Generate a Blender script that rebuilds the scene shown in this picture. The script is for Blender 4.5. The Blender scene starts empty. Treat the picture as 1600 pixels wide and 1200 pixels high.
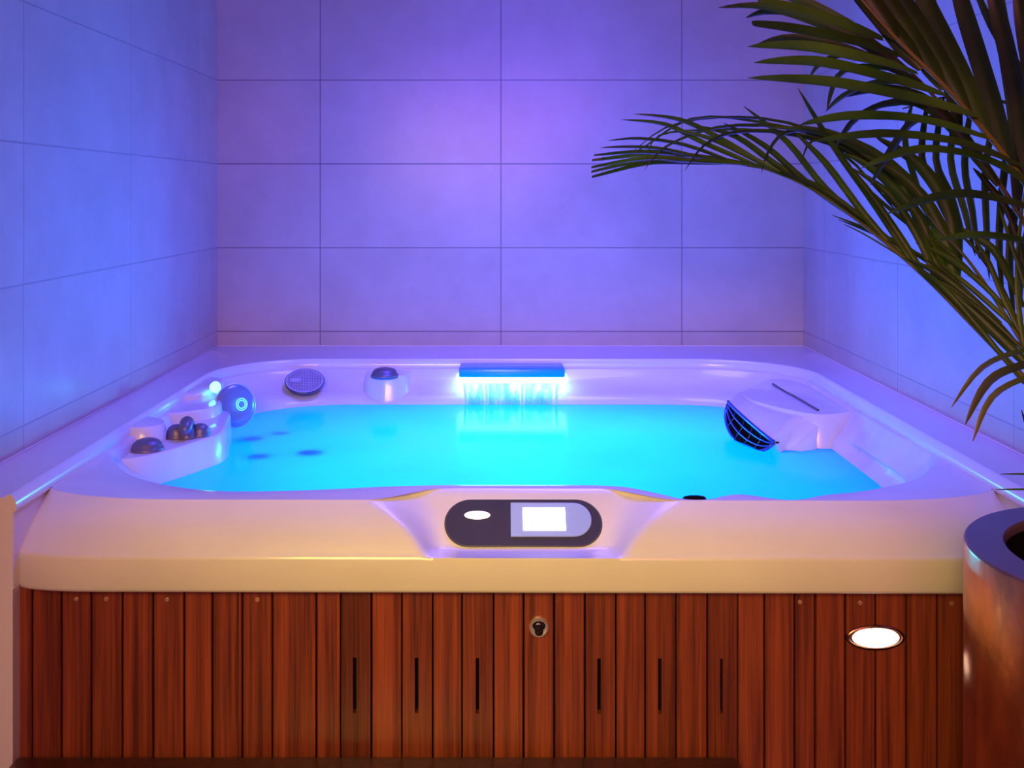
import bpy, bmesh, math, random
from mathutils import Vector, Matrix
PI = math.pi
SC = bpy.context.scene
COL = SC.collection
random.seed(7)

# ------------------------------------------------------------------ camera (level, lens shifted down)
F = 1640.0                      # focal length in pixels of the 1600 px wide frame
CX, CY, CZ = 779.0, 304.0, 1.313
cam_d = bpy.data.cameras.new('camera')
cam_d.sensor_width = 36.0
cam_d.lens = F / 1600 * 36
cam_d.shift_x = (800 - CX) / 1600
cam_d.shift_y = -(600 - CY) / 1600
cam_d.clip_start = 0.05
cam = bpy.data.objects.new('camera', cam_d); COL.objects.link(cam)
cam.location = (0, 0, CZ); cam.rotation_euler = (PI / 2, 0, 0)
SC.camera = cam

def px(x, y, Y):                # point seen at pixel x, y at depth Y
    return Vector(((x - CX) * Y / F, Y, CZ - (y - CY) * Y / F))
def pz(x, y, z):                # point seen at pixel x, y on the level z
    Y = F * (CZ - z) / (y - CY)
    return Vector(((x - CX) * Y / F, Y, z))

# ------------------------------------------------------------------ world, exposure, lamps
SC.view_settings.view_transform = 'Standard'
SC.view_settings.look = 'None'
SC.view_settings.gamma = 1.0
SC.view_settings.use_curve_mapping = False
SC.view_settings.exposure = 0.0
SC.cycles.use_denoising = True
SC.cycles.max_bounces = 8
SC.cycles.sample_clamp_indirect = 6.0
w = bpy.data.worlds.new('world'); SC.world = w; w.use_nodes = True
w.node_tree.nodes['Background'].inputs[0].default_value = (0.02, 0.02, 0.05, 1)
w.node_tree.nodes['Background'].inputs[1].default_value = 0.3

def area(name, loc, target, sx, sy, col, power, spread=180):
    d = bpy.data.lights.new(name, 'AREA'); d.shape = 'RECTANGLE'; d.size = sx; d.size_y = sy
    d.color = col; d.energy = power; d.spread = math.radians(spread)
    o = bpy.data.objects.new(name, d); COL.objects.link(o); o.location = loc
    o.rotation_euler = (Vector(target) - Vector(loc)).to_track_quat('-Z', 'Y').to_euler()
    return o
VIOLET = (0.26, 0.14, 1.0)
WARM = (1.0, 0.50, 0.24)
# violet-blue lamp in the ceiling over the tub
area('alcove_lamp_light', (0.20, 2.70, 2.56), (0.14, 2.66, 0), 0.9, 0.6, (.085, .065, 1.0), 22.5, 94)
# warm room lamp behind the camera, then an added unseen fill for the tub front
area('room_lamp_light', (0.0, -1.2, 1.75), (0.0, 2.6, 0.75), 1.6, 0.8, (1.0, .20, .46), 27)
area('front_fill_light', (-0.30, -0.05, 1.60), (0.05, 1.75, 0.62), 0.9, 0.5, (1.0, .80, .12), 4.0, 60)
# lamp of the waterfall spout, shining out over the water
area('spout_lamp_light', (0.04, 3.045, .775), (0.04, 1.0, .83), .30, .02, (0, .38, 1.0), 7.4)
# underwater lamps inside the water
area('tub_lamp_light', (0.05, 2.5, 0.46), (0.05, 2.5, 2), 1.15, 0.95, (0, .130, 1.0), 30)
area('fall_lamp_light', (0.05, 2.55, 0.50), (0.05, 2.55, 2), 0.16, 0.85, (0, .55, 1.0), .6)

# ------------------------------------------------------------------ material helpers
def nodes(name):
    m = bpy.data.materials.new(name); m.use_nodes = True
    nt = m.node_tree; b = nt.nodes['Principled BSDF']
    return m, nt, b
def N(nt, t, **k):
    n = nt.nodes.new(t)
    for a, v in k.items(): setattr(n, a, v)
    return n
def L(nt, a, b): nt.links.new(a, b)
def simple(name, col, rough=0.5, metal=0.0, coat=0.0, var=0.08, scale=8.0, bump=0.0, bscale=60.0, stretch=(1, 1, 1), spec=0.5):
    m, nt, b = nodes(name)
    tc = N(nt, 'ShaderNodeTexCoord'); mp = N(nt, 'ShaderNodeMapping')
    mp.inputs['Scale'].default_value = stretch
    L(nt, tc.outputs['Object'], mp.inputs[0])
    no = N(nt, 'ShaderNodeTexNoise'); no.inputs['Scale'].default_value = scale; no.inputs['Detail'].default_value = 5
    L(nt, mp.outputs[0], no.inputs[0])
    r = N(nt, 'ShaderNodeValToRGB')
    r.color_ramp.elements[0].position = 0.3; r.color_ramp.elements[1].position = 0.7
    r.color_ramp.elements[0].color = tuple(c * (1 - var) for c in col) + (1,)
    r.color_ramp.elements[1].color = tuple(min(1, c * (1 + var)) for c in col) + (1,)
    L(nt, no.outputs[0], r.inputs[0]); L(nt, r.outputs[0], b.inputs['Base Color'])
    b.inputs['Roughness'].default_value = rough; b.inputs['Metallic'].default_value = metal
    b.inputs['Specular IOR Level'].default_value = spec
    b.inputs['Coat Weight'].default_value = coat; b.inputs['Coat Roughness'].default_value = 0.08
    if bump:
        n2 = N(nt, 'ShaderNodeTexNoise'); n2.inputs['Scale'].default_value = bscale; n2.inputs['Detail'].default_value = 4
        L(nt, mp.outputs[0], n2.inputs[0])
        bp = N(nt, 'ShaderNodeBump'); bp.inputs['Strength'].default_value = bump; bp.inputs['Distance'].default_value = 0.002
        L(nt, n2.outputs[0], bp.inputs['Height']); L(nt, bp.outputs[0], b.inputs['Normal'])
    return m
def emit(name, col, strength, base=(0.8, 0.8, 0.8)):
    m, nt, b = nodes(name)
    b.inputs['Base Color'].default_value = base + (1,)
    no = N(nt, 'ShaderNodeTexNoise'); no.inputs['Scale'].default_value = 30
    mr = N(nt, 'ShaderNodeMapRange'); mr.inputs['To Min'].default_value = strength * .9; mr.inputs['To Max'].default_value = strength * 1.1
    L(nt, no.outputs[0], mr.inputs[0]); L(nt, mr.outputs[0], b.inputs['Emission Strength'])
    b.inputs['Emission Color'].default_value = col + (1,)
    return m

def tile_mat(name, axis, u0):
    """beige ceramic tiles 0.6 x 0.278 with thin dark grout, in world metres"""
    m, nt, b = nodes(name)
    tc = N(nt, 'ShaderNodeTexCoord'); sp = N(nt, 'ShaderNodeSeparateXYZ'); L(nt, tc.outputs['Object'], sp.inputs[0])
    def mth(op, a, bb=None, c=None):
        n = N(nt, 'ShaderNodeMath', operation=op)
        for i, v in enumerate((a, bb, c)):
            if v is None: continue
            if isinstance(v, (int, float)): n.inputs[i].default_value = v
            else: L(nt, v, n.inputs[i])
        return n.outputs[0]
    def line(src, off, size, half):
        t = mth('DIVIDE', mth('SUBTRACT', src, off), size)
        fr = mth('SUBTRACT', t, mth('FLOOR', t))
        d = mth('MULTIPLY', mth('MINIMUM', fr, mth('SUBTRACT', 1.0, fr)), size)
        n = N(nt, 'ShaderNodeMapRange', interpolation_type='SMOOTHSTEP')
        L(nt, d, n.inputs[0]); n.inputs['From Min'].default_value = half * 0.5; n.inputs['From Max'].default_value = half * 1.5
        n.inputs['To Min'].default_value = 1; n.inputs['To Max'].default_value = 0
        return n.outputs[0], mth('FLOOR', t)
    lu, iu = line(sp.outputs[axis], u0, 0.6, 0.0015)
    lv, iv = line(sp.outputs[2], 0.8587, 0.278, 0.0017)
    g = mth('MAXIMUM', lu, lv)
    cb = N(nt, 'ShaderNodeCombineXYZ'); L(nt, iu, cb.inputs[0]); L(nt, iv, cb.inputs[1])
    wn = N(nt, 'ShaderNodeTexWhiteNoise'); L(nt, cb.outputs[0], wn.inputs[0])
    no = N(nt, 'ShaderNodeTexNoise'); no.inputs['Scale'].default_value = 5; no.inputs['Detail'].default_value = 8; no.inputs['Roughness'].default_value = .65
    L(nt, tc.outputs['Object'], no.inputs[0])
    mix = N(nt, 'ShaderNodeValToRGB')
    mix.color_ramp.elements[0].position = .3; mix.color_ramp.elements[1].position = .7
    mix.color_ramp.elements[0].color = (0.56, 0.50, 0.44, 1); mix.color_ramp.elements[1].color = (0.66, 0.60, 0.53, 1)
    L(nt, no.outputs[0], mix.inputs[0])
    hs = N(nt, 'ShaderNodeHueSaturation'); L(nt, mix.outputs[0], hs.inputs['Color'])
    mr = N(nt, 'ShaderNodeMapRange'); mr.inputs['To Min'].default_value = .96; mr.inputs['To Max'].default_value = 1.04
    L(nt, wn.outputs[0], mr.inputs[0]); L(nt, mr.outputs[0], hs.inputs['Value'])
    mx = N(nt, 'ShaderNodeMix', data_type='RGBA'); L(nt, g, mx.inputs[0]); L(nt, hs.outputs[0], mx.inputs[6])
    mx.inputs[7].default_value = (0.27, 0.24, 0.24, 1) if axis == 0 else (0.44, 0.41, 0.39, 1)
    L(nt, mx.outputs[2], b.inputs['Base Color'])
    b.inputs['Roughness'].default_value = 0.24
    n2 = N(nt, 'ShaderNodeTexNoise'); n2.inputs['Scale'].default_value = 12; n2.inputs['Detail'].default_value = 6
    L(nt, tc.outputs['Object'], n2.inputs[0])
    hgt = mth('SUBTRACT', mth('MULTIPLY', n2.outputs[0], 0.25), g)
    bp = N(nt, 'ShaderNodeBump'); bp.inputs['Strength'].default_value = .5; bp.inputs['Distance'].default_value = 0.0012
    L(nt, hgt, bp.inputs['Height']); L(nt, bp.outputs[0], b.inputs['Normal'])
    return m

def wood_mat(name, dark, light, coat=0.25):
    m, nt, b = nodes(name)
    tc = N(nt, 'ShaderNodeTexCoord')
    at = N(nt, 'ShaderNodeAttribute', attribute_name='tone')
    mp = N(nt, 'ShaderNodeMapping'); mp.inputs['Scale'].default_value = (60, 60, 1.2)
    L(nt, tc.outputs['Object'], mp.inputs[0])
    ad = N(nt, 'ShaderNodeVectorMath', operation='ADD'); L(nt, mp.outputs[0], ad.inputs[0])
    sc = N(nt, 'ShaderNodeVectorMath', operation='SCALE'); L(nt, at.outputs['Color'], sc.inputs[0]); sc.inputs[3].default_value = 40
    L(nt, sc.outputs[0], ad.inputs[1])
    no = N(nt, 'ShaderNodeTexNoise'); no.inputs['Scale'].default_value = 1.0; no.inputs['Detail'].default_value = 7; no.inputs['Roughness'].default_value = .6; no.inputs['Distortion'].default_value = .3
    L(nt, ad.outputs[0], no.inputs[0])
    n3 = N(nt, 'ShaderNodeTexNoise'); n3.inputs['Scale'].default_value = 5.0; n3.inputs['Detail'].default_value = 3
    L(nt, ad.outputs[0], n3.inputs[0])
    r = N(nt, 'ShaderNodeValToRGB'); r.color_ramp.elements[0].position = .38; r.color_ramp.elements[1].position = .62
    r.color_ramp.elements[0].color = dark + (1,); r.color_ramp.elements[1].color = light + (1,)
    mxn = N(nt, 'ShaderNodeMath', operation='MULTIPLY_ADD'); L(nt, n3.outputs[0], mxn.inputs[0]); mxn.inputs[1].default_value = .35
    s2 = N(nt, 'ShaderNodeMath', operation='MULTIPLY'); L(nt, no.outputs[0], s2.inputs[0]); s2.inputs[1].default_value = .65
    L(nt, s2.outputs[0], mxn.inputs[2]); L(nt, mxn.outputs[0], r.inputs[0])
    hs = N(nt, 'ShaderNodeHueSaturation'); L(nt, r.outputs[0], hs.inputs['Color'])
    sp = N(nt, 'ShaderNodeSeparateColor'); L(nt, at.outputs['Color'], sp.inputs[0])
    mr = N(nt, 'ShaderNodeMapRange'); mr.inputs['To Min'].default_value = .72; mr.inputs['To Max'].default_value = 1.28
    L(nt, sp.outputs[0], mr.inputs[0]); L(nt, mr.outputs[0], hs.inputs['Value'])
    L(nt, hs.outputs[0], b.inputs['Base Color'])
    b.inputs['Roughness'].default_value = .42; b.inputs['Coat Weight'].default_value = coat; b.inputs['Coat Roughness'].default_value = .15
    bp = N(nt, 'ShaderNodeBump'); bp.inputs['Strength'].default_value = .25; bp.inputs['Distance'].default_value = .001
    L(nt, no.outputs[0], bp.inputs['Height']); L(nt, bp.outputs[0], b.inputs['Normal'])
    return m

def leaf_mat():
    m, nt, b = nodes('palm_leaf')
    tc = N(nt, 'ShaderNodeTexCoord')
    no = N(nt, 'ShaderNodeTexNoise'); no.inputs['Scale'].default_value = 9; no.inputs['Detail'].default_value = 4
    L(nt, tc.outputs['Object'], no.inputs[0])
    at = N(nt, 'ShaderNodeAttribute', attribute_name='tone')
    r = N(nt, 'ShaderNodeValToRGB'); r.color_ramp.elements[0].position = .3; r.color_ramp.elements[1].position = .7
    r.color_ramp.elements[0].color = (0.018, 0.052, 0.002, 1); r.color_ramp.elements[1].color = (0.078, 0.160, 0.004, 1)
    L(nt, no.outputs[0], r.inputs[0])
    sp = N(nt, 'ShaderNodeSeparateColor'); L(nt, at.outputs['Color'], sp.inputs[0])
    mx = N(nt, 'ShaderNodeMix', data_type='RGBA'); L(nt, sp.outputs[1], mx.inputs[0])      # dry brown tips, pale midrib
    L(nt, r.outputs[0], mx.inputs[6]); mx.inputs[7].default_value = (0.17, 0.10, 0.02, 1)
    hs = N(nt, 'ShaderNodeHueSaturation'); L(nt, mx.outputs[2], hs.inputs['Color'])
    mr = N(nt, 'ShaderNodeMapRange'); mr.inputs['To Min'].default_value = .45; mr.inputs['To Max'].default_value = 1.4
    L(nt, sp.outputs[0], mr.inputs[0]); L(nt, mr.outputs[0], hs.inputs['Value'])
    L(nt, hs.outputs[0], b.inputs['Base Color'])
    b.inputs['Roughness'].default_value = .42
    tr = N(nt, 'ShaderNodeBsdfTranslucent'); L(nt, hs.outputs[0], tr.inputs[0])
    ms = N(nt, 'ShaderNodeMixShader'); ms.inputs[0].default_value = .22
    L(nt, b.outputs[0], ms.inputs[1]); L(nt, tr.outputs[0], ms.inputs[2])
    L(nt, ms.outputs[0], nt.nodes['Material Output'].inputs[0])
    return m

def water_mat():
    """bubbly, cloudy tub water: lets the underwater lamps glow through, glossy on top"""
    m, nt, b = nodes('cloudy_water'); nt.nodes.remove(b)
    tc = N(nt, 'ShaderNodeTexCoord')
    no = N(nt, 'ShaderNodeTexNoise'); no.inputs['Scale'].default_value = 2.2; no.inputs['Detail'].default_value = 2
    L(nt, tc.outputs['Object'], no.inputs[0])
    r = N(nt, 'ShaderNodeValToRGB'); r.color_ramp.elements[0].position = .35; r.color_ramp.elements[1].position = .65
    r.color_ramp.elements[0].color = (0.0, 0.76, 0.86, 1); r.color_ramp.elements[1].color = (0.0, 0.88, 0.95, 1)
    L(nt, no.outputs[0], r.inputs[0])
    tr = N(nt, 'ShaderNodeBsdfTranslucent'); L(nt, r.outputs[0], tr.inputs[0])
    gl = N(nt, 'ShaderNodeBsdfGlossy'); gl.inputs['Roughness'].default_value = .12
    fr = N(nt, 'ShaderNodeFresnel'); fr.inputs['IOR'].default_value = 1.33
    n2 = N(nt, 'ShaderNodeTexNoise'); n2.inputs['Scale'].default_value = 6; n2.inputs['Detail'].default_value = 2
    L(nt, tc.outputs['Object'], n2.inputs[0])
    bp = N(nt, 'ShaderNodeBump'); bp.inputs['Strength'].default_value = .12; bp.inputs['Distance'].default_value = .004
    L(nt, n2.outputs[0], bp.inputs['Height']); L(nt, bp.outputs[0], gl.inputs['Normal'])
    ms = N(nt, 'ShaderNodeMixShader'); hf = N(nt, 'ShaderNodeMath', operation='MULTIPLY'); L(nt, fr.outputs[0], hf.inputs[0]); hf.inputs[1].default_value = .55
    L(nt, hf.outputs[0], ms.inputs[0]); L(nt, tr.outputs[0], ms.inputs[1]); L(nt, gl.outputs[0], ms.inputs[2])
    L(nt, ms.outputs[0], nt.nodes['Material Output'].inputs[0])
    return m

def strand_mat():
    m, nt, b = nodes('bright_strand')
    b.inputs['Base Color'].default_value = (.85, 1, 1, 1); b.inputs['Roughness'].default_value = .1
    tr = N(nt, 'ShaderNodeBsdfTranslucent'); tr.inputs[0].default_value = (.9, 1, 1, 1)
    no = N(nt, 'ShaderNodeTexNoise'); no.inputs['Scale'].default_value = 40
    mr = N(nt, 'ShaderNodeMapRange'); mr.inputs['To Min'].default_value = .35; mr.inputs['To Max'].default_value = .65
    L(nt, no.outputs[0], mr.inputs[0])
    ms = N(nt, 'ShaderNodeMixShader'); L(nt, mr.outputs[0], ms.inputs[0]); L(nt, b.outputs[0], ms.inputs[1]); L(nt, tr.outputs[0], ms.inputs[2])
    L(nt, ms.outputs[0], nt.nodes['Material Output'].inputs[0])
    return m
def fall_mat():
    m, nt, b = nodes('falling_water')
    b.inputs['Base Color'].default_value = (.25, .90, 1, 1); b.inputs['Roughness'].default_value = .12
    b.inputs['Transmission Weight'].default_value = .35; b.inputs['IOR'].default_value = 1.1
    tc = N(nt, 'ShaderNodeTexCoord'); mp = N(nt, 'ShaderNodeMapping'); mp.inputs['Scale'].default_value = (60, 60, 4)
    L(nt, tc.outputs['Object'], mp.inputs[0])
    no = N(nt, 'ShaderNodeTexNoise'); no.inputs['Scale'].default_value = 1; L(nt, mp.outputs[0], no.inputs[0])
    mr = N(nt, 'ShaderNodeMapRange'); mr.inputs['From Min'].default_value = .3; mr.inputs['From Max'].default_value = .7
    mr.inputs['To Min'].default_value = .15; mr.inputs['To Max'].default_value = .75
    L(nt, no.outputs[0], mr.inputs[0]); L(nt, mr.outputs[0], b.inputs['Alpha'])
    return m

M = dict(
    tile_back=tile_mat('wall_tile_back', 0, 0.008),
    tile_side=tile_mat('wall_tile_side', 1, 2.06),
    plaster=simple('wall_plaster', (.50, .42, .36), .7, bump=.2),
    floor=simple('floor_tile', (.20, .15, .12), .3, var=.15),
    ceiling=simple('ceiling_paint', (.6, .58, .56), .8),
    ledge=simple('ledge_stone', (.80, .76, .73), .25, coat=.4, var=.02),
    acrylic=simple('pearl_acrylic', (.80, .74, .69), .30, coat=.6, var=.07, scale=3.0, stretch=(1.2, 4, 1.2)),
    steel=simple('brushed_chrome', (.9, .86, .84), .32, metal=.85, var=.03),
    lockcore=simple('lock_core_black', (.012, .008, .014), .2, coat=.4),
    graphite=simple('graphite_plastic', (.055, .05, .075), .28, coat=.4),
    screw=simple('screw_metal', (.6, .35, .25), .4, metal=.6),
    knob=simple('knob_metal', (.20, .16, .20), .42, metal=.5),
    spout=simple('spout_plastic', (.0, .38, .9), .3, coat=.3),  # blue brightened to stand in for the LED shining through
    blueplastic=simple('louver_plastic', (.02, .05, .22), .25, coat=.5),
    greyplastic=simple('cover_plastic', (.50, .48, .62), .35, bump=.3, bscale=200),
    disc=simple('frosted_plastic', (.24, .28, .46), .25, coat=.5, metal=.3),
    wood=wood_mat('cedar_planks', (0.070, 0.011, 0.005), (0.250, 0.049, 0.017)),
    stepwood=wood_mat('dark_step_wood', (0.03, 0.007, 0.004), (0.07, 0.016, 0.008)),
    black=simple('dark_gap', (.006, .004, .004), .9, spec=.05),
    copper=simple('copper_pot', (.50, .19, .055), .24, metal=.9, var=.35, scale=22, bump=.35, bscale=45, stretch=(1, 1, .5)),
    potlid=simple('pot_top_plate', (.16, .10, .13), .38, metal=.3),
    soil=simple('potting_soil', (.012, .009, .008), .95, bump=1),
    leaf=leaf_mat(),
    stem=simple('palm_stem', (.16, .15, .02), .5, var=.3),
    water=water_mat(), fall=fall_mat(),
    white_led=emit('white_led', (.42, .85, 1.0), 3.2),
    cyan_led=emit('cyan_led', (.08, .85, 1.0), 5),
    glint_cyan=emit('glint_cyan', (.0, .6, 1.0), 1.6),  # glow for the painted glint on the headrest disc
    warm_reflection=emit('warm_reflection', (1.0, .93, .85), 1.7),  # glow for the painted lamp reflections
    screen=emit('lit_screen', (.86, .93, 1.0), 4),
    screenframe=simple('display_bezel', (.40, .55, 1.0), .3, coat=.3),  # blue glow of the screen put into the colour
    lamp=emit('ceiling_lamp_glass', (1, .8, .6), 2),
    lampv=emit('ceiling_lamp_violet', (.4, .3, 1), 2),
)

# ------------------------------------------------------------------ mesh helpers
def link(name, bm, mat, parent=None, smooth=False, tone=None, label=None):
    me = bpy.data.meshes.new(name)
    bmesh.ops.recalc_face_normals(bm, faces=bm.faces)
    bm.to_mesh(me); bm.free()
    if smooth:
        for p in me.polygons: p.use_smooth = True
    mats = mat if isinstance(mat, (list, tuple)) else [mat]
    for m in mats: me.materials.append(m)
    o = bpy.data.objects.new(name, me); COL.objects.link(o)
    if parent is not None: o.parent = parent; o.matrix_parent_inverse = Matrix.Translation(-pworld(parent))
    if label: o['label'] = label
    return o
def pworld(o):
    v = Vector(o.location)
    return v
def rebase(o, origin):
    """put a mesh built in world coordinates on an origin of its own"""
    origin = Vector(origin)
    for v in o.data.vertices: v.co -= origin
    o.location = origin
    return o
def thing(name, label, cat, loc=(0, 0, 0), group=None):
    o = bpy.data.objects.new(name, None); COL.objects.link(o); o.location = loc; o.empty_display_size = .1
    o['label'] = label; o['category'] = cat; o['kind'] = 'thing'
    if group: o['group'] = group
    return o
def tag(o, label, cat, group=None, kind='thing'):
    o['label'] = label; o['category'] = cat; o['kind'] = kind
    if group: o['group'] = group
    return o
def struct(name, bm, mat, label, cat, smooth=False):
    o = link(name, bm, mat, None, smooth); return tag(o, label, cat, kind='structure')
def box(bm, x0, x1, y0, y1, z0, z1, bev=0.0, seg=2, tone=None):
    vs = [bm.verts.new((x, y, z)) for x in (x0, x1) for y in (y0, y1) for z in (z0, z1)]
    idx = [(0, 1, 3, 2), (4, 6, 7, 5), (0, 4, 5, 1), (2, 3, 7, 6), (0, 2, 6, 4), (1, 5, 7, 3)]
    fs = [bm.faces.new([vs[i] for i in f]) for f in idx]
    if bev:
        es = list({e for f in fs for e in f.edges})
        r = bmesh.ops.bevel(bm, geom=es, offset=bev, segments=seg, affect='EDGES', profile=.5)
        fs = list({f for f in r['faces']} | {f for f in fs if f.is_valid})
    if tone is not None: settone(bm, fs, tone)
    return fs
def settone(bm, fs, tone):
    lay = bm.loops.layers.float_color.get('tone') or bm.loops.layers.float_color.new('tone')
    for f in fs:
        for l in f.loops: l[lay] = tone
def loft(bm, rings, closed=True, cap0=False, cap1=False):
    vr = [[bm.verts.new(p) for p in r] for r in rings]
    n = len(rings[0]); fs = []
    for a, b in zip(vr, vr[1:]):
        for i in range(n if closed else n - 1):
            j = (i + 1) % n
            fs.append(bm.faces.new((a[i], a[j], b[j], b[i])))
    if cap0: fs.append(bm.faces.new(vr[0]))
    if cap1: fs.append(bm.faces.new(vr[-1]))
    return fs
def frame_for(d):
    d = Vector(d).normalized()
    up = Vector((0, 0, 1)) if abs(d.z) < .9 else Vector((0, 1, 0))
    a = d.cross(up).normalized(); b = a.cross(d).normalized()
    return a, b, d
def lathe(bm, c, axis, prof, n=40, sx=1.0, sy=1.0, up=None):
    """prof: (radius, height along axis); first/last closed"""
    c = Vector(c); d = Vector(axis).normalized()
    if up is None: a, b, d = frame_for(d)
    else:
        a = d.cross(Vector(up)).normalized(); b = a.cross(d).normalized()
    rings = []
    for r, h in prof:
        r = max(r, 1e-5)
        rings.append([c + a * (math.cos(t) * r * sx) + b * (math.sin(t) * r * sy) + d * h for t in (2 * PI * k / n for k in range(n))])
    return loft(bm, rings, True, True, True)
def tube(bm, pts, r, n=10, closed=False):
    pts = [Vector(p) for p in pts]; rings = []
    m = len(pts); prev = None
    for i, p in enumerate(pts):
        if closed: t = pts[(i + 1) % m] - pts[i - 1]
        else: t = pts[min(i + 1, m - 1)] - pts[max(i - 1, 0)]
        t.normalize()
        if prev is None: a, b, _ = frame_for(t)
        else:
            a = (prev - t * prev.dot(t)).normalized(); b = t.cross(a)
        prev = a
        rr = r(i / (m - 1)) if callable(r) else r
        rings.append([p + a * math.cos(2 * PI * k / n) * rr + b * math.sin(2 * PI * k / n) * rr for k in range(n)])
    if closed: rings.append(rings[0]); return loft(bm, rings, True)
    return loft(bm, rings, True, True, True)
def catmull(pts, n=8, closed=False):
    P = [Vector(p) for p in pts]; out = []; m = len(P)
    rng = range(m) if closed else range(m - 1)
    for i in rng:
        if closed: p0, p1, p2, p3 = P[i - 1], P[i], P[(i + 1) % m], P[(i + 2) % m]
        else: p0, p1, p2, p3 = P[max(i - 1, 0)], P[i], P[i + 1], P[min(i + 2, m - 1)]
        for k in range(n):
            t = k / n
            out.append(.5 * ((2 * p1) + (p2 - p0) * t + (2 * p0 - 5 * p1 + 4 * p2 - p3) * t * t + (-p0 + 3 * p1 - 3 * p2 + p3) * t ** 3))
    if not closed: out.append(P[-1])
    return out
def subsurf(o, lv=2):
    md = o.modifiers.new('smooth', 'SUBSURF'); md.levels = lv; md.render_levels = lv
def smooth_angle(o, deg=35):
    for p in o.data.polygons: p.use_smooth = True
    try: o.data.set_sharp_from_angle(angle=math.radians(deg))
    except Exception: pass
def sstep(a, b, x):
    t = max(0, min(1, (x - a) / (b - a))); return t * t * (3 - 2 * t)
def lerp(a, b, t): return a + (b - a) * t

# ------------------------------------------------------------------ room shell
XL, XR, YB, YF = -0.932, 1.011, 3.482, 1.742
def sbox(name, dims, mat, label, cat='wall', bev=0):
    bm = bmesh.new(); box(bm, *dims, bev=bev); return struct(name, bm, mat, label, cat)
sbox('wall_back', (XL - .15, XR + .15, YB, YB + .12, 0, 2.6), M['tile_back'], 'tiled wall behind the hot tub with large beige tiles')
sbox('wall_left', (XL - .15, XL, YF, YB, 0, 2.6), M['tile_side'], 'tiled wall left of the hot tub, glowing deep blue')
sbox('wall_right', (XR, XR + .15, YF, YB, 0, 2.6), M['tile_side'], 'tiled wall right of the hot tub behind the palm')
sbox('wall_front_left', (-2.4, XL - .15, YF, YF + .12, 0, 2.6), M['plaster'], 'plastered wall of the room left of the tub alcove')
sbox('wall_front_right', (XR + .15, 2.4, YF, YF + .12, 0, 2.6), M['plaster'], 'plastered wall of the room right of the tub alcove')
sbox('wall_room_left', (-2.52, -2.4, -3, YF + .12, 0, 2.6), M['plaster'], 'plastered left side wall of the front room')
sbox('wall_room_right', (2.4, 2.52, -3, YF + .12, 0, 2.6), M['plaster'], 'plastered right side wall of the front room')
sbox('wall_rear', (-2.52, 2.52, -3.12, -3, 0, 2.6), M['plaster'], 'plastered wall behind the camera')
sbox('floor', (-2.52, 2.52, -3.12, YB + .12, -.1, 0), M['floor'], 'dark tiled floor of the room', 'floor')
sbox('ceiling', (-2.52, 2.52, -3.12, YB + .12, 2.6, 2.7), M['ceiling'], 'painted ceiling above tub and room', 'ceiling')

# B: the inner rounded edge of the ledge round the tub (open to the front)
ILX, IRX, IBY = -0.806, 0.885, 3.178
def bpath():
    P = []
    for k in range(25): P.append((ILX, lerp(YF, 2.90, k / 24)))
    rx, ry = .27, IBY - 2.90
    for k in range(1, 17):
        t = PI - k / 16 * PI / 2
        P.append((ILX + rx + rx * math.cos(t), 2.90 + ry * math.sin(t)))
    for k in range(1, 24): P.append((lerp(ILX + rx, IRX - .31, k / 24), IBY))
    rx = .31
    for k in range(0, 17):
        t = PI / 2 - k / 16 * PI / 2
        P.append((IRX - rx + rx * math.cos(t), 2.90 + ry * math.sin(t)))
    for k in range(1, 25): P.append((IRX, lerp(2.90, YF, k / 24)))
    return [Vector((x, y, 0)) for x, y in P]
BP = bpath()
def normals(P):
    out = []
    for i in range(len(P)):
        t = P[min(i + 1, len(P) - 1)] - P[max(i - 1, 0)]
        out.append(Vector((-t.y, t.x, 0)).normalized())
    return out
BN = normals(BP)
def outer_rect():
    O = []
    for p, n in zip(BP, BN):
        t = 9
        if n.x < -1e-4: t = min(t, (XL - p.x) / n.x)
        if n.x > 1e-4: t = min(t, (XR - p.x) / n.x)
        if n.y > 1e-4: t = min(t, (YB - p.y) / n.y)
        O.append(p + n * t)
    for c in ((XL, YB), (XR, YB)):
        k = min(range(len(O)), key=lambda i: (O[i] - Vector((*c, 0))).length)
        O[k] = Vector((*c, 0))
    return O
BO = outer_rect()
def off(d, z): return [Vector((p.x + n.x * d, p.y + n.y * d, z)) for p, n in zip(BP, BN)]
bm = bmesh.new()
rings = [[Vector((o.x, o.y, .62)) for o in BO], [Vector((o.x, o.y, .806)) for o in BO], [Vector((o.x, o.y, .81)) + (p + n * .05 - o) * .03 for o, p, n in zip(BO, BP, BN)],
         off(.017, .81), off(.0135, .8112), off(.011, .8138), off(.0075, .8152), off(.0035, .8145), off(0, .8115), off(-.0045, .803), off(-.006, .797), off(-.006, .788), off(.0, .786), off(.0, .62)]
fs = loft(bm, rings + [rings[0]], False)
bmesh.ops.remove_doubles(bm, verts=bm.verts, dist=1e-6)
bmesh.ops.holes_fill(bm, edges=[e for e in bm.edges if e.is_boundary], sides=0)
o = struct('trim_1', bm, M['ledge'], 'pale ledge with a rounded bead running round three sides of the tub', 'ledge'); smooth_angle(o, 30)
bm = bmesh.new(); box(bm, XL - .15, ILX + .0005, YF + .001, YF + .10, 0, .805, bev=.003)
struct('trim_2', bm, M['ledge'], 'narrow pale pillar face under the left end of the ledge', 'ledge')
bm = bmesh.new(); box(bm, IRX - .0005, XR + .15, YF + .001, YF + .10, 0, .805, bev=.003)
struct('trim_3', bm, M['ledge'], 'narrow pale pillar face under the right end of the ledge', 'ledge')
bm = bmesh.new(); box(bm, ILX - .0045, ILX + .001, YF - .003, YF + .02, .36, .66, bev=.001)
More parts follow.
